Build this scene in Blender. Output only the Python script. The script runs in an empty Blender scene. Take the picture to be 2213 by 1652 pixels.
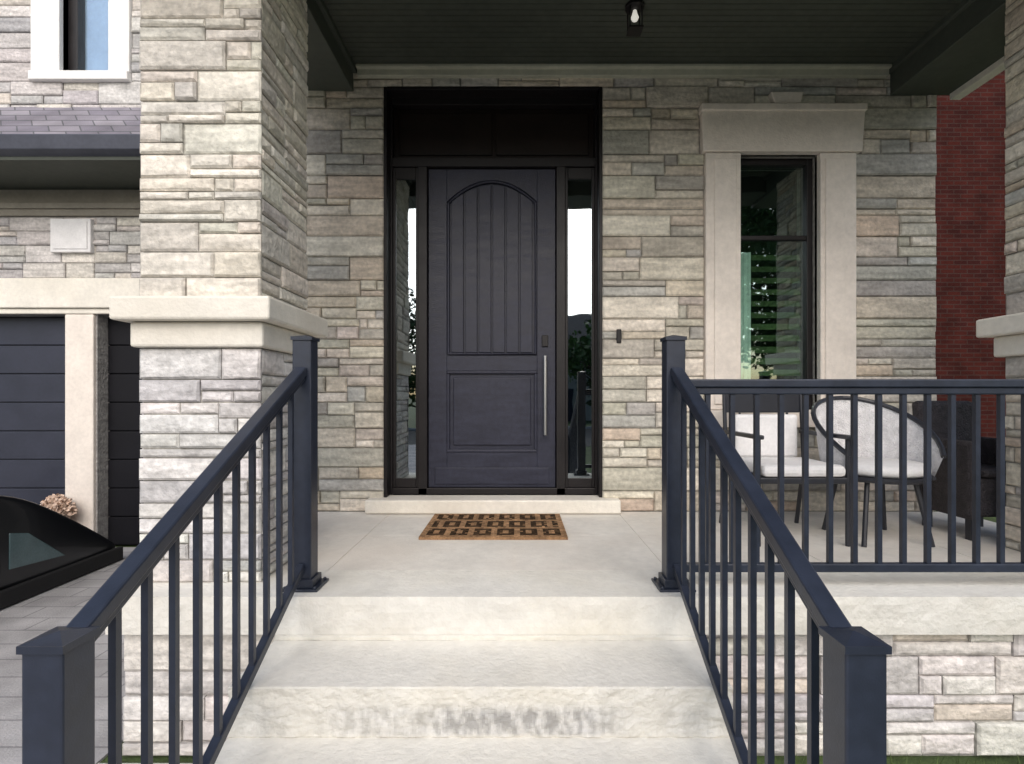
import bpy, math, random
from mathutils import Vector, noise
R=math.radians
S=bpy.context.scene
COL=S.collection
H=1.61; G=-1.61; F=-0.87       # camera height; ground and porch floor, measured from the camera height
rnd=random.Random(7)

# ------------------------------------------------------------------ helpers
def wloc(o):
    v=Vector((0,0,0))
    while o is not None:
        v=v+o.location; o=o.parent
    return v
class MB:
    def __init__(s): s.v=[]; s.f=[]; s.c=[]; s.cur=(1,1,1)
    def add(s,vs,fs,col=None):
        b=len(s.v); s.v+= [tuple(p) for p in vs]
        for f in fs:
            s.f.append([i+b for i in f]); s.c.append(col or s.cur)
    def box(s,x0,x1,y0,y1,z0,z1,col=None):
        s.add([(x0,y0,z0),(x1,y0,z0),(x1,y1,z0),(x0,y1,z0),(x0,y0,z1),(x1,y0,z1),(x1,y1,z1),(x0,y1,z1)],
          [(0,3,2,1),(4,5,6,7),(0,1,5,4),(1,2,6,5),(2,3,7,6),(3,0,4,7)],col); return s
    def beam(s,p0,p1,w,h,col=None):
        p0=Vector(p0);p1=Vector(p1);d=(p1-p0).normalized()
        up=Vector((0,0,1)) if abs(d.z)<.95 else Vector((0,1,0))
        r=d.cross(up).normalized(); u=r.cross(d)
        vs=[p+r*a*w/2+u*b*h/2 for p in (p0,p1) for a,b in ((-1,-1),(1,-1),(1,1),(-1,1))]
        s.add(vs,[(0,1,2,3),(7,6,5,4),(0,4,5,1),(1,5,6,2),(2,6,7,3),(3,7,4,0)],col); return s
    def prism(s,poly,y0,y1,col=None):      # poly in x,z
        n=len(poly)
        vs=[(x,y0,z) for x,z in poly]+[(x,y1,z) for x,z in poly]
        fs=[tuple(range(n)),tuple(range(2*n-1,n-1,-1))]+[(i,i+n,(i+1)%n+n,(i+1)%n) for i in range(n)]
        s.add(vs,fs,col); return s
    def prismx(s,poly,x0,x1,col=None):     # poly in y,z
        n=len(poly)
        vs=[(x0,y,z) for y,z in poly]+[(x1,y,z) for y,z in poly]
        fs=[tuple(range(n)),tuple(range(2*n-1,n-1,-1))]+[(i,i+n,(i+1)%n+n,(i+1)%n) for i in range(n)]
        s.add(vs,fs,col); return s
    def tube(s,pts,r,n=8,col=None):
        pts=[Vector(p) for p in pts]; rs=r if isinstance(r,(list,tuple)) else [r]*len(pts)
        vs=[];fs=[]
        for i,p in enumerate(pts):
            d=(pts[min(i+1,len(pts)-1)]-pts[max(i-1,0)]).normalized()
            up=Vector((0,0,1)) if abs(d.z)<.9 else Vector((0,1,0))
            a=d.cross(up).normalized(); b=a.cross(d)
            for k in range(n):
                t=2*math.pi*k/n; vs.append(p+(a*math.cos(t)+b*math.sin(t))*rs[i])
        for i in range(len(pts)-1):
            for k in range(n):
                fs.append((i*n+k,i*n+(k+1)%n,(i+1)*n+(k+1)%n,(i+1)*n+k))
        fs.append(tuple(range(n-1,-1,-1))); fs.append(tuple(range((len(pts)-1)*n,len(pts)*n)))
        s.add(vs,fs,col); return s
    def lathe(s,c,prof,n=24,col=None):     # prof: (r,z) bottom to top
        vs=[];fs=[]
        for r,z in prof:
            for k in range(n):
                t=2*math.pi*k/n; vs.append((c[0]+r*math.cos(t),c[1]+r*math.sin(t),c[2]+z))
        m=len(prof)
        for i in range(m-1):
            for k in range(n):
                fs.append((i*n+k,i*n+(k+1)%n,(i+1)*n+(k+1)%n,(i+1)*n+k))
        fs.append(tuple(range(n-1,-1,-1))); fs.append(tuple(range((m-1)*n,m*n)))
        s.add(vs,fs,col); return s
    def disc_x(s,c,prof,n=28,col=None):    # lathe about the x axis, prof (r,dx)
        vs=[];fs=[]
        for r,dx in prof:
            for k in range(n):
                t=2*math.pi*k/n; vs.append((c[0]+dx,c[1]+r*math.cos(t),c[2]+r*math.sin(t)))
        m=len(prof)
        for i in range(m-1):
            for k in range(n):
                fs.append((i*n+k,i*n+(k+1)%n,(i+1)*n+(k+1)%n,(i+1)*n+k))
        fs.append(tuple(range(n-1,-1,-1))); fs.append(tuple(range((m-1)*n,m*n)))
        s.add(vs,fs,col); return s
    def build(s,name,m,parent=None,bev=0,smooth=False,sub=0):
        me=bpy.data.meshes.new(name)
        off=wloc(parent) if parent else Vector((0,0,0))
        me.from_pydata([(x-off.x,y-off.y,z+H-off.z) for x,y,z in s.v],[],s.f)
        ca=me.color_attributes.new('Col','FLOAT_COLOR','CORNER')
        i=0
        for p,c in zip(me.polygons,s.c):
            for _ in range(p.loop_total):
                ca.data[i].color=(c[0],c[1],c[2],1); i+=1
        if smooth:
            for p in me.polygons: p.use_smooth=True
        me.materials.append(m)
        o=bpy.data.objects.new(name,me); COL.objects.link(o)
        if parent: o.parent=parent
        if bev:
            b=o.modifiers.new('b','BEVEL'); b.width=bev; b.segments=2; b.limit_method='ANGLE'; b.angle_limit=R(40)
        if sub:
            u=o.modifiers.new('s','SUBSURF'); u.levels=sub; u.render_levels=sub
        return o
def tag(o,label=None,cat=None,group=None,kind=None):
    if label: o['label']=label
    if cat: o['category']=cat
    if group: o['group']=group
    if kind: o['kind']=kind
    return o
def thing(name,loc,label,cat,group=None):
    o=bpy.data.objects.new(name,None); COL.objects.link(o); o.location=(loc[0],loc[1],loc[2]+H)
    o.empty_display_size=.1
    return tag(o,label,cat,group)
def B(*a,**k):
    return MB().box(*a,**k)

# ------------------------------------------------------------------ materials
def mat(name,col=(.5,.5,.5),rough=.6,amt=.12,scale=6,bump=.0,bscale=60,metal=0,attr=False,spec=.5,tint=None,emit=0,streak=False,coat=0):
    m=bpy.data.materials.new(name); m.use_nodes=True; nt=m.node_tree; n=nt.nodes; L=nt.links
    p=n['Principled BSDF']; p.inputs['Roughness'].default_value=rough; p.inputs['Metallic'].default_value=metal
    p.inputs['Specular IOR Level'].default_value=spec; p.inputs['Coat Weight'].default_value=coat
    tc=n.new('ShaderNodeTexCoord')
    src=tc.outputs['Object']
    if streak:
        mp=n.new('ShaderNodeMapping'); mp.inputs['Scale'].default_value=(1,1,5); L.new(src,mp.inputs[0]); src=mp.outputs[0]
    no=n.new('ShaderNodeTexNoise'); no.inputs['Scale'].default_value=scale; no.inputs['Detail'].default_value=6; L.new(src,no.inputs['Vector'])
    mr=n.new('ShaderNodeMapRange'); mr.inputs[1].default_value=.3; mr.inputs[2].default_value=.7
    mr.inputs[3].default_value=1-amt; mr.inputs[4].default_value=1+amt; L.new(no.outputs['Fac'],mr.inputs[0])
    no2=n.new('ShaderNodeTexNoise'); no2.inputs['Scale'].default_value=scale*7; no2.inputs['Detail'].default_value=4; L.new(tc.outputs['Object'],no2.inputs['Vector'])
    mr2=n.new('ShaderNodeMapRange'); mr2.inputs[1].default_value=.3; mr2.inputs[2].default_value=.7
    mr2.inputs[3].default_value=1-amt*.7; mr2.inputs[4].default_value=1+amt*.7; L.new(no2.outputs['Fac'],mr2.inputs[0])
    mu=n.new('ShaderNodeMath'); mu.operation='MULTIPLY'; L.new(mr.outputs[0],mu.inputs[0]); L.new(mr2.outputs[0],mu.inputs[1])
    mx=n.new('ShaderNodeVectorMath'); mx.operation='SCALE'; L.new(mu.outputs[0],mx.inputs['Scale'])
    if attr:
        at=n.new('ShaderNodeAttribute'); at.attribute_name='Col'; L.new(at.outputs['Color'],mx.inputs[0])
    else: mx.inputs[0].default_value=col
    out=mx.outputs[0]
    if tint:
        n3=n.new('ShaderNodeTexNoise'); n3.inputs['Scale'].default_value=1.7; n3.inputs['Detail'].default_value=5; L.new(tc.outputs['Object'],n3.inputs['Vector'])
        m3=n.new('ShaderNodeMapRange'); m3.inputs[1].default_value=.45; m3.inputs[2].default_value=.68; m3.inputs[4].default_value=.6; L.new(n3.outputs['Fac'],m3.inputs[0])
        mm=n.new('ShaderNodeMixRGB'); mm.blend_type='MULTIPLY' if attr else 'MIX'; mm.inputs[2].default_value=(*tint,1); L.new(m3.outputs[0],mm.inputs[0]); L.new(out,mm.inputs[1]); out=mm.outputs[0]
    L.new(out,p.inputs['Base Color'])
    if bump:
        nb=n.new('ShaderNodeTexNoise'); nb.inputs['Scale'].default_value=bscale; nb.inputs['Detail'].default_value=6; L.new(tc.outputs['Object'],nb.inputs['Vector'])
        bp=n.new('ShaderNodeBump'); bp.inputs['Strength'].default_value=bump; bp.inputs['Distance'].default_value=.02; L.new(nb.outputs['Fac'],bp.inputs['Height']); L.new(bp.outputs[0],p.inputs['Normal'])
        r2=n.new('ShaderNodeMapRange'); r2.inputs[3].default_value=max(.05,rough-.12); r2.inputs[4].default_value=min(1,rough+.14); L.new(no.outputs['Fac'],r2.inputs[0]); L.new(r2.outputs[0],p.inputs['Roughness'])
    if emit:
        p.inputs['Emission Color'].default_value=(1,.95,.85,1); p.inputs['Emission Strength'].default_value=emit
    return m
def brickmat(name,c1,c2,mort,bw,bh,ms=.01,rough=.85,flat=False,spec=.3):
    m=mat(name,rough=rough,bump=.3,bscale=80,spec=spec); nt=m.node_tree; n=nt.nodes; L=nt.links
    p=n['Principled BSDF']; tc=n.new('ShaderNodeTexCoord'); sp=n.new('ShaderNodeSeparateXYZ'); L.new(tc.outputs['Object'],sp.inputs[0])
    ad=n.new('ShaderNodeMath'); ad.operation='ADD'; L.new(sp.outputs[0],ad.inputs[0]); L.new(sp.outputs[1],ad.inputs[1])
    cb=n.new('ShaderNodeCombineXYZ')
    if flat: L.new(sp.outputs[0],cb.inputs[0]); L.new(sp.outputs[1],cb.inputs[1])
    else: L.new(ad.outputs[0],cb.inputs[0]); L.new(sp.outputs[2],cb.inputs[1])
    bt=n.new('ShaderNodeTexBrick'); L.new(cb.outputs[0],bt.inputs['Vector'])
    bt.inputs['Scale'].default_value=1; bt.inputs['Brick Width'].default_value=bw; bt.inputs['Row Height'].default_value=bh; bt.inputs['Mortar Size'].default_value=ms
    bt.inputs['Color1'].default_value=(*c1,1); bt.inputs['Color2'].default_value=(*c2,1); bt.inputs['Mortar'].default_value=(*mort,1)
    no=n.new('ShaderNodeTexNoise'); no.inputs['Scale'].default_value=3; no.inputs['Detail'].default_value=8; L.new(tc.outputs['Object'],no.inputs['Vector'])
    mr=n.new('ShaderNodeMapRange'); mr.inputs[1].default_value=.3; mr.inputs[2].default_value=.7; mr.inputs[3].default_value=.7; mr.inputs[4].default_value=1.2; L.new(no.outputs['Fac'],mr.inputs[0])
    sc=n.new('ShaderNodeVectorMath'); sc.operation='SCALE'; L.new(bt.outputs['Color'],sc.inputs[0]); L.new(mr.outputs[0],sc.inputs['Scale'])
    L.new(sc.outputs[0],p.inputs['Base Color'])
    return m
def glassmat(name,fac=.35,tr=(.55,.62,.62)):
    m=bpy.data.materials.new(name); m.use_nodes=True; nt=m.node_tree; n=nt.nodes; L=nt.links
    n.remove(n['Principled BSDF'])
    t=n.new('ShaderNodeBsdfTransparent'); t.inputs[0].default_value=(*tr,1)
    g=n.new('ShaderNodeBsdfGlossy'); g.inputs['Roughness'].default_value=.015; g.inputs[0].default_value=(.86,.95,1,1)
    tc=n.new('ShaderNodeTexCoord'); no=n.new('ShaderNodeTexNoise'); no.inputs['Scale'].default_value=3; L.new(tc.outputs['Object'],no.inputs['Vector'])
    bp=n.new('ShaderNodeBump'); bp.inputs['Strength'].default_value=.05; bp.inputs['Distance'].default_value=.02; L.new(no.outputs['Fac'],bp.inputs['Height']); L.new(bp.outputs[0],g.inputs['Normal'])
    mx=n.new('ShaderNodeMixShader'); mx.inputs[0].default_value=fac; L.new(t.outputs[0],mx.inputs[1]); L.new(g.outputs[0],mx.inputs[2])
    L.new(mx.outputs[0],n['Material Output'].inputs[0]); return m
M={}
M['stone']=mat('ledge_stone',attr=True,rough=.86,amt=.24,scale=5,bump=.6,bscale=34,spec=.25,streak=True)
M['mortar']=mat('mortar',(.20,.19,.17),.95,.2,20,.4,80)
M['lime']=mat('limestone_trim',(.80,.76,.68),.8,.08,4,.2,70,spec=.3,tint=(.70,.65,.56))
M['limepink']=mat('limestone_window_trim',(.80,.73,.66),.8,.08,4,.2,70,spec=.3)
M['step']=mat('limestone_steps',attr=True,rough=.8,amt=.07,scale=3,bump=.3,bscale=50,spec=.3,tint=(.95,.92,.85))
M['floor']=mat('porch_floor_stone',(.75,.72,.665),.75,.08,3,.2,60,spec=.3,tint=(.70,.64,.57))
M['rail']=mat('slate_black_powder_coat',(.020,.026,.043),.36,.2,4,.06,250)
M['door']=mat('slate_door_paint',(.026,.028,.047),.42,.18,5,.08,120,streak=True,spec=.35)
M['frame']=mat('dark_frame_paint',(.011,.009,.010),.42,.15,5,.03,100,spec=.35)
M['transom']=mat('dark_brown_panel',(.012,.007,.006),.5,.2,5,.03,100,spec=.3)
M['soffit']=mat('dark_soffit',(.058,.066,.053),.6,.15,3,.05,60)
M['beam']=mat('dark_beam_cladding',(.066,.076,.063),.6,.12,3,.05,60)
M['mould']=mat('ceiling_moulding',(.44,.44,.36),.6,.1,4)
M['steel']=mat('brushed_steel',(.62,.62,.63),.3,.05,9,metal=1)
M['glass']=glassmat('entry_glass',.40,(.30,.35,.37))
M['wglass']=glassmat('window_glass',.18,(.84,.95,.89))
M['uglass']=glassmat('upper_window_glass',.25,(.84,.90,.97))
M['dark']=mat('dark_interior',(.018,.016,.015),.9,.2,2)
M['blind']=mat('window_blind',(.085,.125,.052),.6,.25,9)  # green of the reflected foliage is painted into the slat colour
M['curtain']=mat('pale_curtain',(.80,.85,.85),.9,.10,5)
M['garage']=mat('charcoal_garage_door',(.024,.027,.045),.45,.12,4,.06,150)
M['garage_shaded']=mat('charcoal_garage_door_painted_shade',(.008,.008,.011),.6,.12,4,.06,150,spec=.2)  # second bay door: its shade is put into a darker base colour
M['fascia']=mat('slate_gutter',(.075,.08,.105),.4,.12,4)
M['shingle']=brickmat('roof_shingles',(.20,.185,.22),(.29,.27,.30),(.11,.11,.12),.3,.12,.008)
M['frieze']=mat('taupe_frieze',(.29,.265,.22),.7,.1,4)
M['plaque']=mat('plaque_stone',(.80,.79,.79),.7,.06,9,.1,90)
M['brick']=brickmat('maroon_brick',(.056,.013,.010),(.036,.010,.009),(.050,.026,.023),.23,.076,.009,.95,spec=.08)
M['drive']=brickmat('driveway_pavers',(.44,.43,.435),(.38,.37,.375),(.25,.245,.25),.4,.2,.006,.85,True)
M['walk']=brickmat('walk_slabs',(.5,.48,.46),(.44,.42,.40),(.25,.24,.23),.6,.6,.008,.85,True)
M['lawn']=mat('lawn',(.055,.085,.025),.95,.4,2,.5,90)
M['asphalt']=mat('asphalt',(.05,.05,.052),.9,.2,3,.3,120)
M['kerb']=mat('concrete_kerb',(.42,.41,.39),.9,.1,3,.2,80)
M['grass']=mat('grass_blades',attr=True,rough=.8,amt=.3,scale=3)
M['leaf']=mat('leaves',attr=True,rough=.7,amt=.3,scale=1.5)
M['bark']=mat('bark',(.10,.075,.055),.95,.3,6,.6,25)
M['carpaint']=mat('black_car_paint',(.005,.006,.008),.28,.1,2,coat=.35)
M['tyre']=mat('tyre_rubber',(.012,.012,.013),.85,.1,8)
M['rim']=mat('wheel_alloy',(.10,.10,.11),.3,.05,8,metal=1)
M['carglass']=mat('car_glass',(.012,.02,.022),.06,.05,2,spec=.9)
M['lampglass']=mat('headlight_lens',(.09,.14,.15),.12,.1,9,spec=.8)
M['cushion']=mat('pale_cushion',(.80,.79,.79),.9,.06,8,.25,150)
M['metalchair']=mat('dark_metal_chair',(.022,.024,.032),.4,.1,5)
M['shell']=mat('pale_woven_shell',(.80,.79,.80),.8,.14,20,.8,110)
M['wicker']=mat('dark_wicker',(.040,.034,.038),.7,.4,25,.9,90)
M['lamp']=mat('frosted_lamp',(.8,.8,.78),.4,.02,5,emit=.55)
M['pot']=mat('tan_clay',(.55,.42,.34),.8,.15,7,.3,50)
M['siding']=mat('pale_siding',(.42,.40,.37),.8,.1,3)
M['darkroof']=mat('dark_roof',(.07,.065,.065),.9,.2,5)
def coir():
    m=mat('coir_mat',(.42,.25,.135),.95,.35,14,.8,160,spec=.1); nt=m.node_tree;n=nt.nodes;L=nt.links
    p=n['Principled BSDF']; old=p.inputs['Base Color'].links[0].from_socket
    at=n.new('ShaderNodeAttribute'); at.attribute_name='Col'
    mm=n.new('ShaderNodeMixRGB'); mm.blend_type='MULTIPLY'; mm.inputs[0].default_value=1
    L.new(old,mm.inputs[1]); L.new(at.outputs['Color'],mm.inputs[2]); L.new(mm.outputs[0],p.inputs['Base Color'])
    return m
M['coir']=coir()

# ------------------------------------------------------------------ ledge stone
def soften(pal,k,g):
    t=sum(w for _,w in pal); mean=[sum(c[i]*w for c,w in pal)/t for i in range(3)]
    return [(tuple(min(.78,(c[i]*(1-k)+mean[i]*k)*g) for i in range(3)),w) for c,w in pal]
PAL_WALL=soften([((.30,.285,.25),4),((.40,.345,.275),4),((.235,.25,.26),2),((.46,.42,.35),4),((.40,.35,.315),2),((.31,.30,.245),3),((.20,.20,.20),1.5),((.37,.28,.205),1),((.50,.46,.40),4)],.50,1.58)
PAL_COL=soften([((.56,.52,.45),6),((.48,.445,.385),5),((.43,.41,.385),4),((.62,.585,.52),4),((.36,.34,.315),1.5),((.51,.455,.39),2),((.50,.49,.43),2)],.45,1.33)
PAL_FOOT=soften([((.55,.535,.51),6),((.47,.455,.44),5),((.42,.41,.41),4),((.61,.595,.56),4),((.36,.35,.345),2)],.35,1.28)
PAL_GREY=soften([((.40,.38,.37),5),((.32,.31,.31),4),((.46,.43,.39),4),((.38,.34,.30),2),((.27,.265,.28),2)],.3,1.42)
PAL_LOW=soften([((.58,.55,.53),5),((.50,.47,.47),4),((.54,.47,.37),2.5),((.44,.42,.44),3),((.64,.61,.57),4)],.45,1.22)
def pick(pal,r):
    t=r.uniform(0,sum(w for _,w in pal))
    for c,w in pal:
        t-=w
        if t<=0: break
    k=r.uniform(.88,1.12)
    return tuple(x*k*r.uniform(.98,1.02) for x in c)
def stone(mb,O,U,N,u0,u1,z0,z1,holes=(),seed=1,pal=PAL_WALL,ch=(.13,.20),wr=(.28,.62),jut=(.012,.03)):
    r=random.Random(seed); O=Vector(O);U=Vector(U);N=Vector(N)
    def blk(a,b,c,d):
        if b-a<.02 or d-c<.015: return
        g=.0028; a+=g;b-=g;c+=g;d-=g
        t=r.uniform(*jut); e=min(.010,(d-c)*.2,(b-a)*.2)
        col=pick(pal,r); dk=tuple(x*.88 for x in col)
        def P(u,z,n): return O+U*u+Vector((0,0,z))+N*n
        j=lambda: r.uniform(-.003,.003)
        vs=[P(u,z,-.005) for u,z in ((a,c),(b,c),(b,d),(a,d))]+[P(u,z,t-.008) for u,z in ((a,c),(b,c),(b,d),(a,d))]
        vs+=[P(u+j(),z+j(),t+j()) for u,z in ((a+e,c+e),(b-e,c+e),(b-e,d-e),(a+e,d-e))]
        vs.append(P((a+b)/2+r.uniform(-.2,.2)*(b-a),(c+d)/2,t+.004))
        fs=[(0,1,5,4),(1,2,6,5),(2,3,7,6),(3,0,4,7),(4,5,9,8),(5,6,10,9),(6,7,11,10),(7,4,8,11)]
        mb.add(vs,fs,dk); base=len(mb.v)-13
        for f in ((8,9,12),(9,10,12),(10,11,12),(11,8,12)):
            mb.f.append([i+base for i in f]); mb.c.append(col)
    zs=sorted({z0,z1}|{h[k] for h in holes for k in (2,3) if z0<h[k]<z1})
    for za,zb in zip(zs,zs[1:]):
        n=max(1,round((zb-za)/r.uniform(*ch)))
        w=[r.uniform(.75,1.25) for _ in range(n)]; t=sum(w); z=za
        for q in w:
            zt=z+(zb-za)*q/t; zm=(z+zt)/2
            iv=[(u0,u1)]
            for h in holes:
                if h[2]<zm<h[3]:
                    nv=[]
                    for a,b in iv:
                        if h[1]<=a or h[0]>=b: nv.append((a,b))
                        else:
                            if h[0]>a: nv.append((a,h[0]))
                            if h[1]<b: nv.append((h[1],b))
                    iv=nv
            for a,b in iv:
                u=a
                while u<b-.001:
                    e=u+r.uniform(*wr)
                    if b-e<.16: e=b
                    k=r.random()
                    if k<.35: blk(u,e,z,zt)
                    else:
                        zmid=z+(zt-z)*r.choice((.38,.5,.62)); c=u+(e-u)*r.uniform(.3,.7)
                        if k<.6: blk(u,e,z,zmid); blk(u,c,zmid,zt); blk(c,e,zmid,zt)
                        elif k<.85: blk(u,c,z,zmid); blk(c,e,z,zmid); blk(u,e,zmid,zt)
                        else: blk(u,e,z,zmid); blk(u,e,zmid,zt)
                    u=e
            z=zt
PALE=(.77,.745,.685)
def slab(mb,x0,x1,y0,y1,z0,z1,seed=1,rough=.008,top=PALE,face=((.66,.64,.585),(.72,.70,.64)),step=.02,nz=8,band=None):
    """stone slab whose front (y0) face is lightly rock-pitched; band = greyer mottled lower part of the face"""
    nx=max(4,int((x1-x0)/step)); vs=[]
    nz_=lambda x,z,s:noise.fractal(Vector((x*s,z*s*1.4,seed*3.7)),.9,2.0,4)
    for k in range(nz+1):
        for i in range(nx+1):
            x=x0+(x1-x0)*i/nx; z=z0+(z1-z0)*k/nz; ed=(k in (0,nz))
            vs.append((x,y0+(nz_(x,z,14)*rough*(.3 if ed else 1))-(0 if ed else rough*.5),z))
    b=len(mb.v); mb.v+=vs
    ix=lambda i,k:b+k*(nx+1)+i
    for k in range(nz):
        for i in range(nx):
            x=x0+(x1-x0)*(i+.5)/nx; z=z0+(z1-z0)*(k+.5)/nz
            t=min(1,max(0,.5+.7*nz_(x,z,9))); c=tuple(face[0][j]*(1-t)+face[1][j]*t for j in range(3))
            if band:
                f=(k+.5)/nz
                q=min(1,max(0,.5+1.1*noise.fractal(Vector((x*30,z*14,seed)),.8,2,4)))
                brk=min(1,max(0,.75+1.2*noise.noise(Vector((x*3.1,.3,seed)))))
                wgt=max(0,min(1,(band-f)/.22))*max(0,min(1,(f-.0)/.10))*brk
                sx=(x-x0)/(x1-x0); wgt*=min(1,sx/.12,(1-sx)/.12)
                g=(.36+.26*q); dkc=(g,g*.985,g*.955)
                c=tuple(c[j]*(1-wgt)+dkc[j]*wgt for j in range(3))
            mb.f.append([ix(i,k),ix(i+1,k),ix(i+1,k+1),ix(i,k+1)]); mb.c.append(c)
    q=len(mb.v); mb.v+=[(x0,y1,z0),(x1,y1,z0),(x1,y1,z1),(x0,y1,z1)]
    for f in ([ix(i,nz) for i in range(nx+1)]+[q+2,q+3],[ix(i,0) for i in range(nx,-1,-1)]+[q,q+1],
              [q,q+3,q+2,q+1],[ix(0,k) for k in range(nz,-1,-1)]+[q,q+3],[ix(nx,k) for k in range(nz+1)]+[q+2,q+1]):
        mb.f.append(f); mb.c.append(top)

# ------------------------------------------------------------------ setting
gb=MB(); gb.box(-400,400,-400,400,G-.5,G-.012); tag(gb.build('ground',M['lawn']),kind='structure')
gb=MB(); gb.box(-9.5,-1.85,-8.9,5.58,G-.2,G); tag(gb.build('driveway',M['drive']),kind='structure')
gb=MB(); gb.box(-1.845,.95,-6.0,2.3,G-.2,G-.003); tag(gb.build('front_path',M['walk']),kind='structure')
gb=MB(); gb.box(-200,200,-17,-9.1,G-.4,G-.008); tag(gb.build('road',M['asphalt']),kind='structure')
gb=MB(); gb.box(-200,200,-17.25,-17.0,G-.4,G+.11); tag(gb.build('kerb',M['kerb'],bev=.02),kind='structure')
gr=MB(); r=random.Random(3)
for i in range(5200):
    x=r.uniform(.98,4.6); y=r.uniform(.7,2.28); h=r.uniform(.03,.085); a=r.uniform(0,6.28); dx=math.cos(a)*.004; dy=math.sin(a)*.004
    lx=r.uniform(-.03,.03); ly=r.uniform(-.03,.03); g=r.uniform(.7,1.3)
    gr.add([(x-dx,y-dy,G-.013),(x+dx,y+dy,G-.013),(x+lx,y+ly,G+h)],[(0,1,2)],(.07*g,.105*g,.028*g))
tag(gr.build('grass',M['grass']),'short green grass along the foot of the stone porch wall','grass',kind='stuff')

# ------------------------------------------------------------------ the house
house=thing('stone_house',(0,3.96,G),'stone clad house with a covered porch, dark front door and two garage doors','house')
DX0,DX1,DZ0,DZ1=-1.01,.639,-.77,2.34
WX0,WX1,WZ0,WZ1=1.674,2.27,-.10,1.83
w=MB(); T0,T1=3.965,4.25
w.cur=(.36,.345,.315)
w.box(-2.6,DX0,T0,T1,G,6); w.box(DX0,DX1,T0,T1,DZ1,6); w.box(DX0,DX1,T0,T1,G,F-.02)
w.box(DX1,WX0,T0,T1,G,6); w.box(WX0,WX1,T0,T1,WZ1,6); w.box(WX0,WX1,T0,T1,G,WZ0); w.box(WX1,3.15,T0,T1,G,6)
w.box(2.9,3.15,T1,11,G,6); w.box(-2.6,-2.35,T1,5.5,G,6); w.box(-2.35,2.9,5.6,5.8,G,6)
stone(w,(0,3.965,0),(1,0,0),(0,-1,0),-2.6,3.165,F,2.46,
  holes=[(DX0,DX1,F,DZ1),(1.41,2.54,WZ0-.14,WZ1),(1.375,2.60,WZ1,2.18)],seed=11)
stone(w,(3.15,3.965,0),(0,1,0),(1,0,0),0,3.0,G,2.9,seed=12)
wall=w.build('porch_wall',M['stone'])
wall.parent=house; wall.location=-house.location
def hb(mb,name,m,parent=house,**k): return mb.build(name,m,parent,**k)
hb(B(-2.34,2.89,4.9,5.0,F,2.5),'interior_backdrop',M['dark'])
hb(B(-2.34,2.89,4.26,4.9,F-.1,F),'interior_floor',M['dark'])

c=MB(); c.box(-1.24,2.81,2.2,3.955,2.48,2.6)
for i in range(34):
    y=2.22+i*.051
    c.box(-1.24,2.81,y,y+.046,2.468,2.481)
hb(c,'porch_ceiling',M['soffit'])
b=MB(); b.box(-1.76,-1.238,1.8,3.95,2.30,2.75); b.box(-1.26,-1.21,2.2,3.95,2.43,2.49)
hb(b,'porch_beam',M['beam'],bev=.006)
b=MB(); b.box(2.812,3.28,1.8,3.95,2.27,2.75); b.box(2.78,2.83,2.2,3.95,2.43,2.49)
hb(b,'porch_beam',M['beam'],bev=.006)
hb(B(3.245,3.325,1.8,3.93,2.225,2.275),'beam_trim',M['lime'],bev=.006)
hb(B(-1.236,2.81,1.8,2.2,2.30,2.75),'porch_beam',M['beam'],bev=.006)
hb(MB().box(-1.2,2.775,3.90,3.945,2.395,2.462).box(-1.2,2.775,3.87,3.945,2.44,2.4655),'ceiling_moulding',M['mould'],bev=.006)
hb(MB().prismx([(1.5,2.75),(1.5,2.85),(3.96,3.9),(3.96,2.75)],-2.0,3.6),'porch_roof',M['shingle'])

def column(x0,x1,y0,y1,seed):
    m=MB(); m.cur=(.36,.345,.31); m.box(x0,x1,y0,y1,F-.01,2.30)
    for za,zb,pl in ((F,.225,PAL_FOOT),(.452,2.30,PAL_COL)):
        kw=dict(ch=(.12,.17),wr=(.2,.42),jut=(.008,.02))
        stone(m,(0,y0,0),(1,0,0),(0,-1,0),x0-.018,x1+.018,za,zb,seed=seed,pal=pl,**kw)
        stone(m,(x1,y0,0),(0,1,0),(1,0,0),0,y1-y0,za,zb,seed=seed+1,pal=pl,**kw)
        stone(m,(x0,y0,0),(0,1,0),(-1,0,0),0,y1-y0,za,zb,seed=seed+2,pal=pl if x0<0 else PAL_WALL,**kw)
    o=hb(m,'porch_column',M['stone'])
    k=MB(); k.box(x0-.04,x1+.04,y0-.04,y1+.04,.228,.345)
    k.box(x0-.095,x1+.095,y0-.095,y1+.095,.347,.455)
    k.build('column_cap',M['lime'],o,bev=.012)
column(-1.75,-1.215,2.45,3.0,31)
column(2.82,3.36,2.45,3.02,41)

f=MB()
for (xa,xb) in ((-1.75,-.95),(-.945,-.02),(-.015,.75),(.755,1.6),(1.605,2.45),(2.455,3.3)):
    f.box(xa,xb,2.62,3.28,F-.08,F-.001); f.box(xa,xb,3.285,3.95,F-.08,F-.0012)
f.box(-1.74,3.29,2.6,3.95,F-.3,F-.004)
hb(f,'porch_floor',M['floor'])
k=MB(); slab(k,-1.79,3.4,2.27,2.615,F-.165,F,seed=8,rough=.004,top=(.77,.75,.695),face=((.69,.67,.62),(.75,.735,.685)),step=.03,nz=5)
hb(k,'porch_coping',M['step'])
k=MB(); k.cur=(.36,.35,.33); k.box(-1.75,3.34,2.36,3.9,G-.1,F-.17)
stone(k,(0,2.36,0),(1,0,0),(0,-1,0),.77,3.35,G,F-.168,seed=51,pal=PAL_LOW)
stone(k,(0,2.36,0),(1,0,0),(0,-1,0),-1.77,-1.05,G,F-.168,seed=52,pal=PAL_LOW)
stone(k,(-1.75,2.36,0),(0,1,0),(-1,0,0),0,1.5,G,F-.168,seed=53,pal=PAL_LOW)
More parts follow.
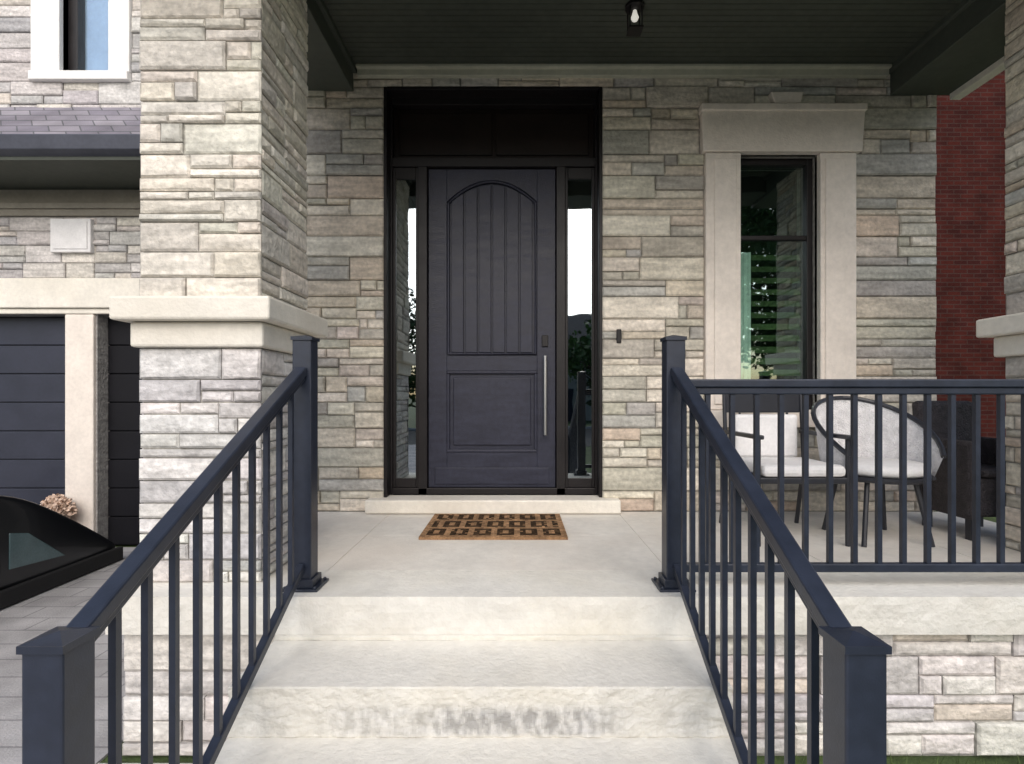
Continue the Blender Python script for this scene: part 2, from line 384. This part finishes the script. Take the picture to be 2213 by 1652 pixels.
hb(k,'porch_base',M['stone'])
k=MB(); k.box(-1.126,.762,3.845,4.06,F+.004,-.765)
hb(k,'door_sill',M['lime'],bev=.012)

# door set
fr=MB(); y0,y1=4.07,4.2
fr.box(DX0,-.975,y0,y1,-.765,DZ1); fr.box(.604,DX1,y0,y1,-.765,DZ1)
fr.box(-.775,-.705,y0,y1,-.765,1.79); fr.box(.303,.373,y0,y1,-.765,1.79)
fr.box(-.975,.604,y0,y1,1.79,1.86); fr.box(-.975,.604,y0,y1,2.27,DZ1); fr.box(-.975,.604,y0,y1+.03,-.765,-.715)
fr.box(DX0-.003,DX0+.022,3.95,4.07,-.765,DZ1); fr.box(DX1-.022,DX1+.003,3.95,4.07,-.765,DZ1); fr.box(DX0+.022,DX1-.022,3.95,4.07,DZ1-.022,DZ1+.003)
hb(fr,'door_frame',M['frame'],bev=.004)
tp=MB(); tp.box(-.975,.604,4.13,4.16,1.86,2.27); tp.box(-.93,-.20,4.115,4.131,1.90,2.23); tp.box(-.17,.56,4.115,4.131,1.90,2.23)
hb(tp,'transom_panel',M['transom'],bev=.006)
dm=MB(); X0,X1=-.70,.298; xc=(X0+X1)/2
dm.box(X0,X1,4.13,4.175,-.714,1.787)
hw=.355
arc=lambda x:1.70-.17*((x-xc)/hw)**2
dm.box(X0,xc-hw,4.112,4.13,-.714,1.787); dm.box(xc+hw,X1,4.112,4.13,-.714,1.787)
dm.box(xc-hw,xc+hw,4.112,4.13,.20,.32); dm.box(xc-hw,xc+hw,4.112,4.13,-.714,-.44)
n=16; top=[(xc-hw+2*hw*i/n,arc(xc-hw+2*hw*i/n)) for i in range(n+1)]
dm.prism(top+[(xc+hw,1.787),(xc-hw,1.787)],4.112,4.13)
door=hb(dm,'front_door',M['door'],bev=.003)
up=MB(); pw=2*(hw-.03)/6
for i in range(6):
    a=xc-hw+.03+pw*i+.007; bb=a+pw-.016
    up.prism([(a,.345),(bb,.345)]+[(a+(bb-a)*(1-q/4),arc(a+(bb-a)*(1-q/4))-.035) for q in range(5)],4.110,4.131)
up.tube([(xc-hw+.012,4.113,.335)]+[(x+(.012 if x<xc else -.012)*abs((x-xc)/hw),4.113,z-.012) for x,z in top]+[(xc+hw-.012,4.113,.335),(xc-hw+.012,4.113,.335)],.011,6)
up.build('upper_panel',M['door'],door,bev=.005)
lo=MB(); lo.box(xc-hw+.05,xc+hw-.05,4.116,4.131,-.385,.145)
for a,b2,c2,d2 in ((xc-hw,xc+hw,.178,.2),(xc-hw,xc+hw,-.44,-.418)): lo.box(a,b2,4.104,4.131,c2,d2)
for a in (xc-hw,xc+hw-.022): lo.box(a,a+.022,4.104,4.131,-.418,.178)
lo.build('lower_panel',M['door'],door,bev=.006)
MB().box(X0+.05,X1-.05,4.104,4.1125,-.69,-.56).build('kick_board',M['door'],door,bev=.004)
hd=MB(); hx=.215
hd.tube([(hx,4.05,-.30),(hx,4.05,.315)],.014,12); hd.tube([(hx,4.05,-.2),(hx,4.115,-.2)],.009,8); hd.tube([(hx,4.05,.22),(hx,4.115,.22)],.009,8)
hd.build('handle',M['steel'],door,smooth=False)
MB().box(hx-.024,hx+.024,4.095,4.113,.39,.48).build('lock',M['frame'],door,bev=.004)
for xa,xb in ((-.975,-.775),(.373,.604)):
    s=MB(); s.box(xa,xa+.022,4.09,4.15,-.715,1.79); s.box(xb-.022,xb,4.09,4.15,-.715,1.79); s.box(xa+.022,xb-.022,4.09,4.15,1.70,1.79); s.box(xa+.022,xb-.022,4.09,4.15,-.715,-.64)
    so=hb(s,'sidelight',M['frame'],bev=.004)
    B(xa+.022,xb-.022,4.105,4.113,-.64,1.70).build('glass_pane',M['glass'],so)

# window by the door
wf=MB()
wf.box(WX0,WX0+.045,4.02,4.12,WZ0,WZ1); wf.box(WX1-.045,WX1,4.02,4.12,WZ0,WZ1); wf.box(WX0+.045,WX1-.045,4.02,4.12,WZ1-.05,WZ1); wf.box(WX0+.045,WX1-.045,4.02,4.12,WZ0,WZ0+.05)
wf.box(WX0+.045,WX1-.045,4.03,4.11,1.205,1.24)
win=hb(wf,'window',M['frame'],bev=.004)
win['label']='narrow dark framed window beside the front door'
B(WX0+.045,WX1-.045,4.050,4.056,WZ0+.05,1.205).build('glass_pane',M['wglass'],win)
B(WX0+.045,WX1-.045,4.050,4.056,1.24,WZ1-.05).build('glass_pane',M['wglass'],win)
bl=MB()
for i in range(13):
    z=WZ0+.08+i*.09
    bl.add([(WX0+.15,4.075,z),(WX1-.06,4.075,z),(WX1-.06,4.11,z+.05),(WX0+.15,4.11,z+.05)],[(0,1,2,3)])
bl.build('blind',M['blind'],win)
cu=MB()
for i in range(5):
    x=WX0+.045+i*.019; cu.box(x,x+.018,4.064+.008*(i%2),4.072+.008*(i%2),.05,1.12)
cu.build('curtain',M['curtain'],win)
su=MB(); p0,p1=3.915,4.0
su.box(1.41,WX0,p0,p1,WZ0,WZ1-.004); su.box(WX1,2.54,p0,p1,WZ0,WZ1-.004)
for a,bq in ((1.41+.06,.17),(WX1+.03,.15)): su.box(a,a+bq,p0-.012,p0+.002,WZ0+.04,WZ1-.05)
su.prism([(1.385,WZ1),(2.575,WZ1),(2.60,2.18),(1.375,2.18)],p0-.015,p1)
su.box(1.37,2.605,p0-.03,p1-.002,2.13,2.182)
su.prism([(1.92,2.184),(2.11,2.184),(2.14,2.275),(1.89,2.275)],p0-.015,p1-.03)
su.build('window_surround',M['limepink'],win,bev=.008)
B(1.36,2.59,3.87,4.03,WZ0-.13,WZ0-.003).build('window_sill',M['limepink'],win,bev=.008)
db=MB(); db.box(.745,.780,3.922,3.95,.40,.505)
hb(db,'doorbell',M['frame'],bev=.006)

# garage wing
GY=5.5
w=MB(); w.cur=(.34,.33,.32)
w.box(-9.5,-7.2,GY,GY+.25,G,6.5); w.box(-4.75,-4.42,GY,GY+.25,G,.86); w.box(-2.75,-2.3,GY,GY+.25,G,6.5)
w.box(-7.2,-2.75,GY,GY+.25,.86,3.38); w.box(-7.2,-4.78,GY,GY+.25,3.38,6.5); w.box(-4.27,-2.75,GY,GY+.25,3.38,6.5); w.box(-4.78,-4.27,GY,GY+.25,5.0,6.5)
w.box(-9.5,-9.2,GY+.25,11,G,6.5)
stone(w,(0,GY,0),(1,0,0),(0,-1,0),-9.5,-2.3,1.232,1.88,seed=61,pal=PAL_GREY)
stone(w,(0,GY,0),(1,0,0),(0,-1,0),-9.5,-2.3,2.9,5.2,holes=[(-5.08,-4.05,3.3,5.2)],seed=62,pal=PAL_GREY)
stone(w,(0,GY,0),(1,0,0),(0,-1,0),-9.5,-7.2,G,.858,seed=63,pal=PAL_GREY)
hb(w,'garage_wall',M['stone'])
hb(MB().box(-9.5,-2.3,GY-.07,GY+.02,.92,1.23).box(-9.5,-2.3,GY-.04,GY+.02,.862,.918),'garage_lintel',M['lime'],bev=.012)
hb(B(-4.735,-4.435,GY-.035,GY+.1,G,.858),'garage_pier',M['limepink'],bev=.012)
hb(MB().box(-9.5,-2.3,GY-.03,GY+.01,1.89,2.165).box(-9.5,-2.3,GY-.06,GY,1.96,2.02),'frieze_board',M['frieze'],bev=.006)
for xa,xb,gm in ((-7.19,-4.755,'garage'),(-4.415,-2.755,'garage_shaded')):
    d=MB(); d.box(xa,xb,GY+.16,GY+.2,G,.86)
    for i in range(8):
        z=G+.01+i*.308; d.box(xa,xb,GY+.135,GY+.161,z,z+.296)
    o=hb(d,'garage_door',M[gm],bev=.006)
    if gm=='garage_shaded': o['label']='garage door nearest the porch column, shade painted in as near black'
sk=MB(); sk.prismx([(4.80,2.36),(4.80,2.40),(5.5,3.05),(5.5,2.36)],-9.5,-2.35)
sr=hb(sk,'garage_roof',M['shingle'])
g=MB(); g.prismx([(4.72,2.37),(4.70,2.36),(4.73,2.24),(4.80,2.20),(4.80,2.37)],-9.5,-2.33)
g.build('gutter',M['fascia'],sr,bev=.006)
B(-9.5,-2.34,4.80,5.49,2.17,2.359).build('soffit_board',M['soffit'],sr)
wf=MB(); xa,xb=-4.78,-4.27
wf.box(xa,xa+.10,GY+.06,GY+.2,3.40,5.0); wf.box(xb-.03,xb,GY+.06,GY+.2,3.40,5.0); wf.box(xa+.10,xb-.03,GY+.06,GY+.2,3.40,3.44); wf.box(xa+.10,xb-.03,GY+.06,GY+.2,4.95,5.0)
w2=hb(wf,'window',M['frame'],bev=.004); w2['label']='upper floor window with white surround above the garage roof'
B(xa+.10,xb-.03,GY+.12,GY+.126,3.44,4.95).build('glass_pane',M['uglass'],w2)
B(xa-.05,xb+.05,GY+.16,GY+.17,3.39,5.0).build('curtain',M['curtain'],w2)
su=MB(); su.box(-5.08,xa,GY-.05,GY+.08,3.385,5.2); su.box(xb,-4.05,GY-.05,GY+.08,3.385,5.2); su.box(-5.08,-4.05,GY-.08,GY+.08,3.29,3.383)
su.build('window_surround',mat('white_trim',(.80,.79,.77),.7,.05,4),w2,bev=.008)
pq=MB(); pq.box(-4.86,-4.44,GY-.065,GY-.01,1.50,1.85); pq.box(-4.83,-4.47,GY-.075,GY-.06,1.53,1.82)
hb(pq,'house_number_plaque',M['plaque'],bev=.006)
hb(MB().box(-9.2,3.2,5.9,11,G,6.4),'house_core',M['mortar'])

# ------------------------------------------------------------------ steps
st=thing('front_steps',(-.14,1.7,G),'pale limestone front steps rising to the porch between two black railings','steps')
EDG=[2.27,1.90,1.53,1.16]; rise=.185
for i in range(3):
    z=F-rise*(i+1); m=MB()
    if i==0: slab(m,-1.05,.78,EDG[i+1],EDG[i]+.05,z-rise,z,seed=20+i,rough=.007,step=.0055,nz=34,band=.72)
    else: slab(m,-1.05,.78,EDG[i+1],EDG[i]+.05,z-rise,z,seed=20+i,rough=.007,step=.02,nz=8)
    m.build('step',M['step'],st)
m=MB(); slab(m,-1.05,.78,2.262,2.36,F-rise,F-.166,seed=30,rough=.004); m.build('step_back',M['step'],st)

# ------------------------------------------------------------------ railings
def post(parent,x,y,zb,zt,w=.085):
    h=w/2
    o=MB().box(x-h,x+h,y-h,y+h,zb,zt-.03).build('post',M['rail'],parent,bev=.005)
    c=MB(); c.box(x-h-.005,x+h+.005,y-h-.005,y+h+.005,zt-.032,zt-.016)
    q=h+.002; c.add([(x-q,y-q,zt-.016),(x+q,y-q,zt-.016),(x+q,y+q,zt-.016),(x-q,y+q,zt-.016),(x,y,zt-.004)],[(0,1,4),(1,2,4),(2,3,4),(3,0,4)])
    c.build('post_cap',M['rail'],o)
    c=MB(); c.box(x-h-.038,x+h+.038,y-h-.03,y+h+.038,zb,zb+.012); c.box(x-h-.012,x+h+.012,y-h-.012,y+h+.012,zb+.012,zb+.05)
    for sx in (-1,1):
        for sy in (-1,1): c.lathe((x+sx*(h+.024),y+sy*(h+.02),zb+.012),[(.008,0),(.008,.008),(.004,.011)],8)
    c.build('base_plate',M['rail'],o,bev=.003)
YF,YN=2.39,1.108
def ztop(y): return .135-(2.345-y)*.537
def stair_rail(x,label):
    t=thing('stair_railing',(x,1.75,G),label,'railing')
    post(t,x,YF,F,.285); post(t,x,YN,G,-.492)
    a,b=YN+.043,YF-.043
    m=MB(); m.beam((x,a,ztop(a)-.02),(x,b,ztop(b)-.02),.052,.038); m.beam((x,a,ztop(a)-.05),(x,b,ztop(b)-.05),.034,.03)
    m.build('top_rail',M['rail'],t,bev=.006)
    lo=lambda y:ztop(y)-.90
    MB().beam((x,a,lo(a)),(x,b,lo(b)),.032,.036).build('bottom_rail',M['rail'],t,bev=.004)
    n=10
    for i in range(n):
        y=a+(b-a)*(i+1)/(n+1)
        MB().box(x-.0095,x+.0095,y-.0095,y+.0095,lo(y)+.006,ztop(y)-.055).build('baluster',M['rail'],t)
stair_rail(-.97,'black metal railing on the left side of the front steps, nearer the driveway')
stair_rail(.712,'black metal railing on the right side of the front steps, joining the porch guard')
t=thing('porch_railing',(1.7,YF,F),'black level guard railing along the porch edge in front of the patio chairs','railing')
xe=2.70
post(t,xe,YF,F,.285)
m=MB(); m.box(.757,xe-.045,YF-.028,YF+.028,.04,.078); m.box(.757,xe-.045,YF-.018,YF+.018,.008,.04); m.build('top_rail',M['rail'],t,bev=.006)
MB().box(.757,xe-.045,YF-.017,YF+.017,-.80,-.762).build('bottom_rail',M['rail'],t,bev=.004)
n=16
for i in range(n):
    x=.757+(xe-.802)*(i+1)/(n+1)
    MB().box(x-.0105,x+.0105,YF-.0105,YF+.0105,-.764,.01).build('baluster',M['rail'],t)

# ------------------------------------------------------------------ door mat
dmx=MB(); r=random.Random(9); nx,ny=50,31; xa,xb,ya,yb=-.60,.305,3.17,3.80
dmx.box(xa,xb,ya,yb,F,F+.016,(.85,.85,.85))
zt=F+.0175
for i in range(nx):
    for j in range(ny):
        a=(i-1)%8; b=(j-1)%10; row=(j-1)//10
        off=(row%2)*4; a=(i-1+off)%8
        ring=1<=a<=6 and 1<=b<=8
        hole=3<=a<=4 and 3<=b<=6
        dk=ring and not hole and 2<=i<=nx-3 and 1<=j<=ny-2
        c=tuple([.13*r.uniform(.5,1.9)]*3) if dk and r.random()>.05 else tuple([r.uniform(.7,1.2)]*3)
        x0=xa+(xb-xa)*i/nx; x1=xa+(xb-xa)*(i+1)/nx; y0=ya+(yb-ya)*j/ny; y1=ya+(yb-ya)*(j+1)/ny
        dmx.add([(x0,y0,zt),(x1,y0,zt),(x1,y1,zt),(x0,y1,zt)],[(0,1,2,3)],c)
tag(dmx.build('doormat',M['coir']),'tan coir doormat with rows of dark brown blocks lying before the front door','doormat')

# ------------------------------------------------------------------ ceiling lantern
lx,ly=.74,3.3
t=thing('ceiling_lantern',(lx,ly,2.46),'small dark lantern with a white bulb hanging from the porch ceiling','lamp')
MB().lathe((lx,ly,2.435),[(.03,0),(.06,.012),(.06,.03)],20).build('canopy',M['frame'],t)
c=MB()
for a in range(4):
    q=math.pi/4+a*math.pi/2; x=lx+.052*math.cos(q); y=ly+.052*math.sin(q); c.tube([(x,y,2.437),(x,y,2.31)],.005,6)
c.box(lx-.045,lx+.045,ly-.045,ly+.045,2.302,2.312)
c.build('cage',M['frame'],t)
MB().lathe((lx,ly,2.365),[(.006,0),(.018,.008),(.025,.024),(.018,.042),(.010,.072)],16).build('bulb',M['lamp'],t,smooth=True)

# ------------------------------------------------------------------ porch chairs
def high_chair(x,y,label):
    t=thing('patio_chair',(x,y,F),label,'chair')
    w=.26
    MB().box(x-w,x+w,y-.25,y+.22,F+.36,F+.40).build('seat',M['metalchair'],t,bev=.01)
    MB().box(x-w+.02,x+w-.02,y-.27,y+.18,F+.402,F+.47).build('cushion',M['cushion'],t,bev=.025)
    b=MB(); b.box(x-w+.01,x+w-.01,y+.255,y+.28,F+.76,F+.96)
    for i in range(2):
        q=x-w+.10+i*(2*w-.20); b.box(q-.008,q+.008,y+.245,y+.26,F+.44,F+.765)
    b.build('backrest',M['metalchair'],t,bev=.008)
    MB().box(x-w+.05,x+w-.05,y+.20,y+.245,F+.46,F+.75).build('back_cushion',M['cushion'],t,bev=.02)
    for s in (-1,1):
        MB().tube([(x+s*w,y-.24,F),(x+s*w,y-.24,F+.62)],.014).build('leg',M['metalchair'],t)
        MB().tube([(x+s*w,y+.32,F),(x+s*w,y+.23,F+.42),(x+s*w,y+.27,F+.97)],.014).build('leg',M['metalchair'],t)
        MB().box(x+s*w-.022,x+s*w+.022,y-.27,y+.25,F+.62,F+.645).build('armrest',M['metalchair'],t,bev=.006)
def tub_chair(x,y,label):
    t=thing('patio_chair',(x,y,F),label,'chair')
    MB().lathe((x,y,F+.37),[(.27,0),(.28,.015),(.28,.03)],28).build('seat',M['metalchair'],t)
    MB().lathe((x,y-.01,F+.402),[(.24,0),(.27,.02),(.27,.05),(.24,.07)],28).build('cushion',M['cushion'],t,smooth=True)
    b=MB(); pts=[]; low=[]
    for i in range(25):
        a=R(-35)+R(250)*i/24; k=math.sin(i/24*math.pi)
        pts.append((x+.33*math.cos(a),y+.33*math.sin(a),F+.52+.34*k)); low.append((x+.285*math.cos(a),y+.285*math.sin(a),F+.39))
    b.tube(pts,.015)
    b.tube(low,.012)
    b.build('backrest_frame',M['metalchair'],t)
    s=MB(); q=[]
    for p,l in zip(pts,low):
        for j in range(5): q.append(tuple(l[k]+(p[k]-l[k])*j/4 for k in range(3)))
    s.add(q,[(i*5+j,(i+1)*5+j,(i+1)*5+j+1,i*5+j+1) for i in range(24) for j in range(4)])
    s.build('backrest',M['shell'],t,smooth=True)
    for a in (45,135,225,315):
        MB().tube([(x+.2*math.cos(R(a)),y+.2*math.sin(R(a)),F+.37),(x+.28*math.cos(R(a)),y+.28*math.sin(R(a)),F)],.014).build('leg',M['metalchair'],t)
def wicker_chair(x,y,label):
    t=thing('wicker_armchair',(x,y,F),label,'chair')
    w=.20
    MB().box(x-w+.05,x+w-.05,y-.22,y+.2,F+.14,F+.38).build('seat',M['wicker'],t,bev=.02)
    MB().prismx([(y+.14,F+.12),(y+.21,F+.12),(y+.27,F+.84),(y+.20,F+.84)],x-w,x+w).build('backrest',M['wicker'],t,bev=.03)
    MB().box(x-w+.06,x+w-.06,y-.24,y+.12,F+.382,F+.43).build('cushion',M['wicker'],t,bev=.02)
    for s in (-1,1):
        MB().box(x+s*(w-.025)-.03,x+s*(w-.025)+.03,y-.23,y+.16,F+.12,F+.60).build('armrest',M['wicker'],t,bev=.025)
        for yy in (y-.19,y+.15): MB().box(x+s*(w-.03)-.02,x+s*(w-.03)+.02,yy-.02,yy+.02,F,F+.14).build('leg',M['metalchair'],t)
high_chair(1.66,3.28,'high backed dark framed patio chair with pale cushions under the porch window')
tub_chair(2.20,3.22,'round tub shaped patio chair with pale woven back, between two other chairs')
wicker_chair(2.92,3.36,'dark wicker armchair on the porch nearest the right stone column')

# ------------------------------------------------------------------ car on the driveway
def car():
    cx=-4.83; yf=5.17
    t=thing('parked_car',(cx,yf-2.25,G),'glossy black car parked nose first before the garage doors','car')
    ST=[(0,.86,.05,.13),(.02,.88,.05,.17),(.16,.905,.05,.26),(.40,.915,.05,.43),(.75,.925,.05,.66),(1.10,.93,.06,.86),(1.5,.935,.14,.92),(2.5,.935,.16,.93),(3.5,.93,.16,.94),(4.1,.90,.2,.95),(4.38,.84,.26,.93),(4.5,.70,.36,.82)]
    m=MB(); vs=[];np_=0
    for s,w,zb,zt in ST:
        h=[(w*.95,zb),(w*.995,zb+.02),(w,zb+(zt-zb)*.5),(w*.998,zt-.05*(zt-zb)-.01),(w*.985,zt-.006),(w*.93,zt+.004),(w*.55,zt+.012),(0,zt+.016)]
        pr=[(x,z) for x,z in h]+[(-x,z) for x,z in h[-2::-1]]
        np_=len(pr); vs+=[(cx+x,yf-s,G+z) for x,z in pr]
    fs=[]
    for i in range(len(ST)-1):
        for k in range(np_-1): fs.append((i*np_+k,i*np_+k+1,(i+1)*np_+k+1,(i+1)*np_+k))
        fs.append((i*np_+np_-1,i*np_,(i+1)*np_,(i+1)*np_+np_-1))
    fs.append(tuple(range(np_-1,-1,-1))); L=len(ST)-1; fs.append(tuple(range(L*np_,(L+1)*np_)))
    m.add(vs,fs); m.build('body',M['carpaint'],t,smooth=True,sub=2)
    m=MB()
    lo=[(1.45,.78,.90),(2.1,.80,.90),(3.3,.80,.92),(4.0,.72,.93)]; hi=[(2.1,.60,1.30),(2.4,.62,1.36),(3.1,.62,1.36),(3.5,.56,1.30)]
    vs=[]
    for (s,w,z),(s2,w2,z2) in zip(lo,hi): vs+=[(cx-w,yf-s,G+z),(cx-w2,yf-s2,G+z2),(cx+w2,yf-s2,G+z2),(cx+w,yf-s,G+z)]
    fs=[(i*4+k,i*4+k+1,i*4+5+k,i*4+4+k) for i in range(3) for k in range(3)]+[(0,3,2,1),(12,13,14,15)]
    m.add(vs,fs); m.build('cabin_glass',M['carglass'],t)
    m=MB(); rv=[]
    for s,w,z in hi: rv+=[(cx-w-.01,yf-s,G+z+.003),(cx-w*.6,yf-s,G+z+.03),(cx+w*.6,yf-s,G+z+.03),(cx+w+.01,yf-s,G+z+.003)]
    m.add(rv,[(i*4+k,i*4+k+1,i*4+5+k,i*4+4+k) for i in range(3) for k in range(3)]); m.build('roof',M['carpaint'],t,smooth=True)
    for sx in (-1,1):
        for s in (1.62,3.7):
            o=MB().disc_x((cx+sx*.84,yf-s,G+.325),[(.20,-.105),(.31,-.105),(.325,-.08),(.325,.08),(.31,.105),(.225,.112)]).build('tyre',M['tyre'],t,smooth=True)
            rm=MB(); rm.disc_x((cx+sx*.84,yf-s,G+.325),[(.2,-.06),(.225,sx*.10)])
            for k in range(5):
                a=2*math.pi*k/5; c=(cx+sx*.955,yf-s,G+.325)
                rm.beam(c,(c[0],c[1]+.21*math.cos(a),c[2]+.21*math.sin(a)),.02,.05)
            rm.build('rim',M['rim'],o)
            ar=MB(); ar.tube([(cx+sx*.925,yf-s+.37*math.cos(R(a)),G+.325+.37*math.sin(R(a))) for a in range(-10,191,10)],.022,8); ar.build('wheel_arch',M['tyre'],t,smooth=True)
        hl=MB(); pts=[(.66,.24),(1.16,.28),(1.16,.56),(1.0,.52)]
        xs=(cx+sx*.90,cx+sx*.936)
        hl.add([(xs[1],yf-a,G+z) for a,z in pts]+[(xs[0],yf-a,G+z) for a,z in pts],[(0,1,2,3),(7,6,5,4)]+[(i,i+4,(i+1)%4+4,(i+1)%4) for i in range(4)])
        hl.build('headlight',M['lampglass'],t,bev=.006)
        MB().lathe((cx+sx*.98,yf-1.85,G+.94),[(.05,0),(.09,.03),(.09,.09),(.05,.12)],14).build('mirror',M['carpaint'],t,smooth=True)
        MB().beam((cx+sx*.925,yf-.02,G+.07),(cx+sx*.955,yf-3.9,G+.09),.05,.13).build('side_skirt',M['tyre'],t,bev=.01)
    gl=MB()
    for i in range(3): gl.box(cx-.42,cx+.42,yf-.03,yf+.012,G+.07+i*.03,G+.085+i*.03)
    gl.build('grille',M['tyre'],t)
car()
px,py=-4.70,5.33
t=thing('clay_pot',(px,py,G),'tan clay pot standing at the foot of the pale garage pier','plant pot')
MB().lathe((px,py,G),[(.07,0),(.08,.02),(.11,.38),(.125,.39),(.125,.43),(.10,.43),(.095,.40)],24).build('pot',M['pot'],t,smooth=False)
pl=MB(); r=random.Random(4)
for i in range(900):
    d=Vector((r.gauss(0,1),r.gauss(0,1),abs(r.gauss(0,1)))).normalized()*r.uniform(.5,1)
    p=Vector((px+d.x*.19,py+d.y*.11,G+.41+d.z*.20)); g=r.uniform(.7,1.2)
    u=Vector((r.gauss(0,1),r.gauss(0,1),r.gauss(0,1))).normalized(); v=u.orthogonal().normalized(); s=r.uniform(.012,.026)
    pl.add([p-u*s,p-v*s*.7,p+u*s,p+v*s*.7],[(0,1,2,3)],(.62*g,.46*g,.36*g))
pl.build('plant',M['leaf'],t)

# ------------------------------------------------------------------ neighbours and street behind the viewer
t=thing('brick_house',(10.5,9,G),'maroon brick neighbouring house seen past the right end of the porch','house')
MB().box(5.6,15,9,18,G,6.5).build('wall',M['brick'],t)
MB().prism([(5.2,6.5),(15.4,6.5),(10.3,10)],8.6,18.4).build('roof',M['darkroof'],t)
for xa in (10.4,12.6):
    o=MB().box(xa,xa+1.1,8.93,9.05,.2,1.9).build('window',M['lime'],t,bev=.01)
    MB().box(xa+.1,xa+1.0,8.915,8.95,.3,1.8).build('glass_pane',M['carglass'],o)
t=thing('opposite_house',(3,-27,G),'pale sided house across the road behind the viewer','house')
MB().box(-3,9,-36,-27,G,3.2).build('wall',M['siding'],t)
MB().prismx([(-26.4,3.2),(-36.6,3.2),(-31.5,6.2)],-3.5,9.5).build('roof',M['darkroof'],t)
for xa in (-2,.2,5,7.2):
    o=MB().box(xa,xa+1.2,-27.05,-26.94,-.6,.9).build('window',M['lime'],t,bev=.01)
    MB().box(xa+.1,xa+1.1,-26.95,-26.92,-.5,.8).build('glass_pane',M['carglass'],o)
MB().box(2.7,3.7,-27.05,-26.93,G,.6).build('door',M['door'],t)
def tree(x,y,h,rad,seed,label,dark=1,nc=46):
    r=random.Random(seed); t=thing('street_tree',(x,y,G),label,'tree','trees across the road')
    tr=MB(); tr.tube([(x,y,G-.1),(x+.05,y,G+h*.3),(x,y+.05,G+h*.55),(x+.1,y,G+h*.85)],[.22,.17,.12,.04],10)
    for i in range(7):
        a=r.uniform(0,6.28); z=h*r.uniform(.32,.6); l=rad*r.uniform(.6,.9)
        tr.tube([(x,y,G+z),(x+l*.5*math.cos(a),y+l*.5*math.sin(a),G+z+h*.12),(x+l*math.cos(a),y+l*math.sin(a),G+z+h*.2)],[.08,.05,.02],6)
    tr.build('trunk',M['bark'],t,smooth=True)
    cr=MB()
    for c in range(nc):
        a=r.uniform(0,6.28); q=rad*math.sqrt(r.random()); zz=r.uniform(.28,1.0); q*=math.sin(math.pi*min(1,max(.12,(1.08-zz)*1.25)))**.6
        C=(x+q*math.cos(a),y+q*math.sin(a),G+h*zz); cl=r.uniform(.5,.95)*rad*.4; g=r.uniform(.55,1.35)*dark
        for k in range(85):
            d=Vector((r.gauss(0,1),r.gauss(0,1),r.gauss(0,.8))).normalized()*cl*r.random()**.4
            p=Vector(C)+d; u=Vector((r.gauss(0,1),r.gauss(0,1),r.gauss(0,1))).normalized(); v=u.orthogonal().normalized(); s=r.uniform(.08,.19)
            gg=g*r.uniform(.75,1.25)
            cr.add([p-u*s,p-v*s*.6,p+u*s,p+v*s*.6],[(0,1,2,3)],(.052*gg,.10*gg,.026*gg))
    cr.build('crown',M['leaf'],t)
tree(-6.5,-19,6.4,2.8,71,'broad dark leafy tree across the road, left of the opposite house',.8)
tree(-2.2,-20,5.6,2.2,72,'smaller leafy tree across the road standing before the opposite house',1.0)
tree(4.6,-19,5.2,2.4,73,'bright green tree across the road in front of the pale house',1.3)
tree(10.2,-19,12.5,3.8,74,'tall full crowned tree across the road, right of the opposite house',1.3,150)
tree(14.6,-20,13.5,4.4,75,'tallest tree across the road at the far right',1.3,150)

# ------------------------------------------------------------------ light
W=bpy.data.worlds.new('World'); S.world=W; W.use_nodes=True
n=W.node_tree.nodes; bg=n['Background']; sky=n.new('ShaderNodeTexSky'); sky.sky_type='NISHITA'; sky.sun_disc=False
el,az=R(36),R(176)
sky.sun_elevation=el; sky.sun_rotation=az; sky.air_density=1.0; sky.dust_density=2.5; sky.ozone_density=1.0
W.node_tree.links.new(sky.outputs[0],bg.inputs[0]); bg.inputs[1].default_value=.15
sl=bpy.data.lights.new('sun','SUN'); sl.energy=2.7; sl.angle=R(70); sl.color=(1,.975,.945)
so=bpy.data.objects.new('sun',sl); COL.objects.link(so); so.location=(5,-10,15)
d=Vector((math.sin(az)*math.cos(el),math.cos(az)*math.cos(el),math.sin(el)))
so.rotation_euler=d.to_track_quat('Z','Y').to_euler()

cam=bpy.data.cameras.new('camera'); co=bpy.data.objects.new('camera',cam); COL.objects.link(co)
co.location=(0,0,H); co.rotation_euler=(R(90),0,0)
cam.sensor_width=36; cam.lens=36*1130/2213; cam.shift_x=-12/2213; cam.shift_y=31/2213; cam.clip_start=.02; cam.clip_end=2000
S.camera=co
S.view_settings.view_transform='Standard'; S.view_settings.look='None'; S.view_settings.exposure=0
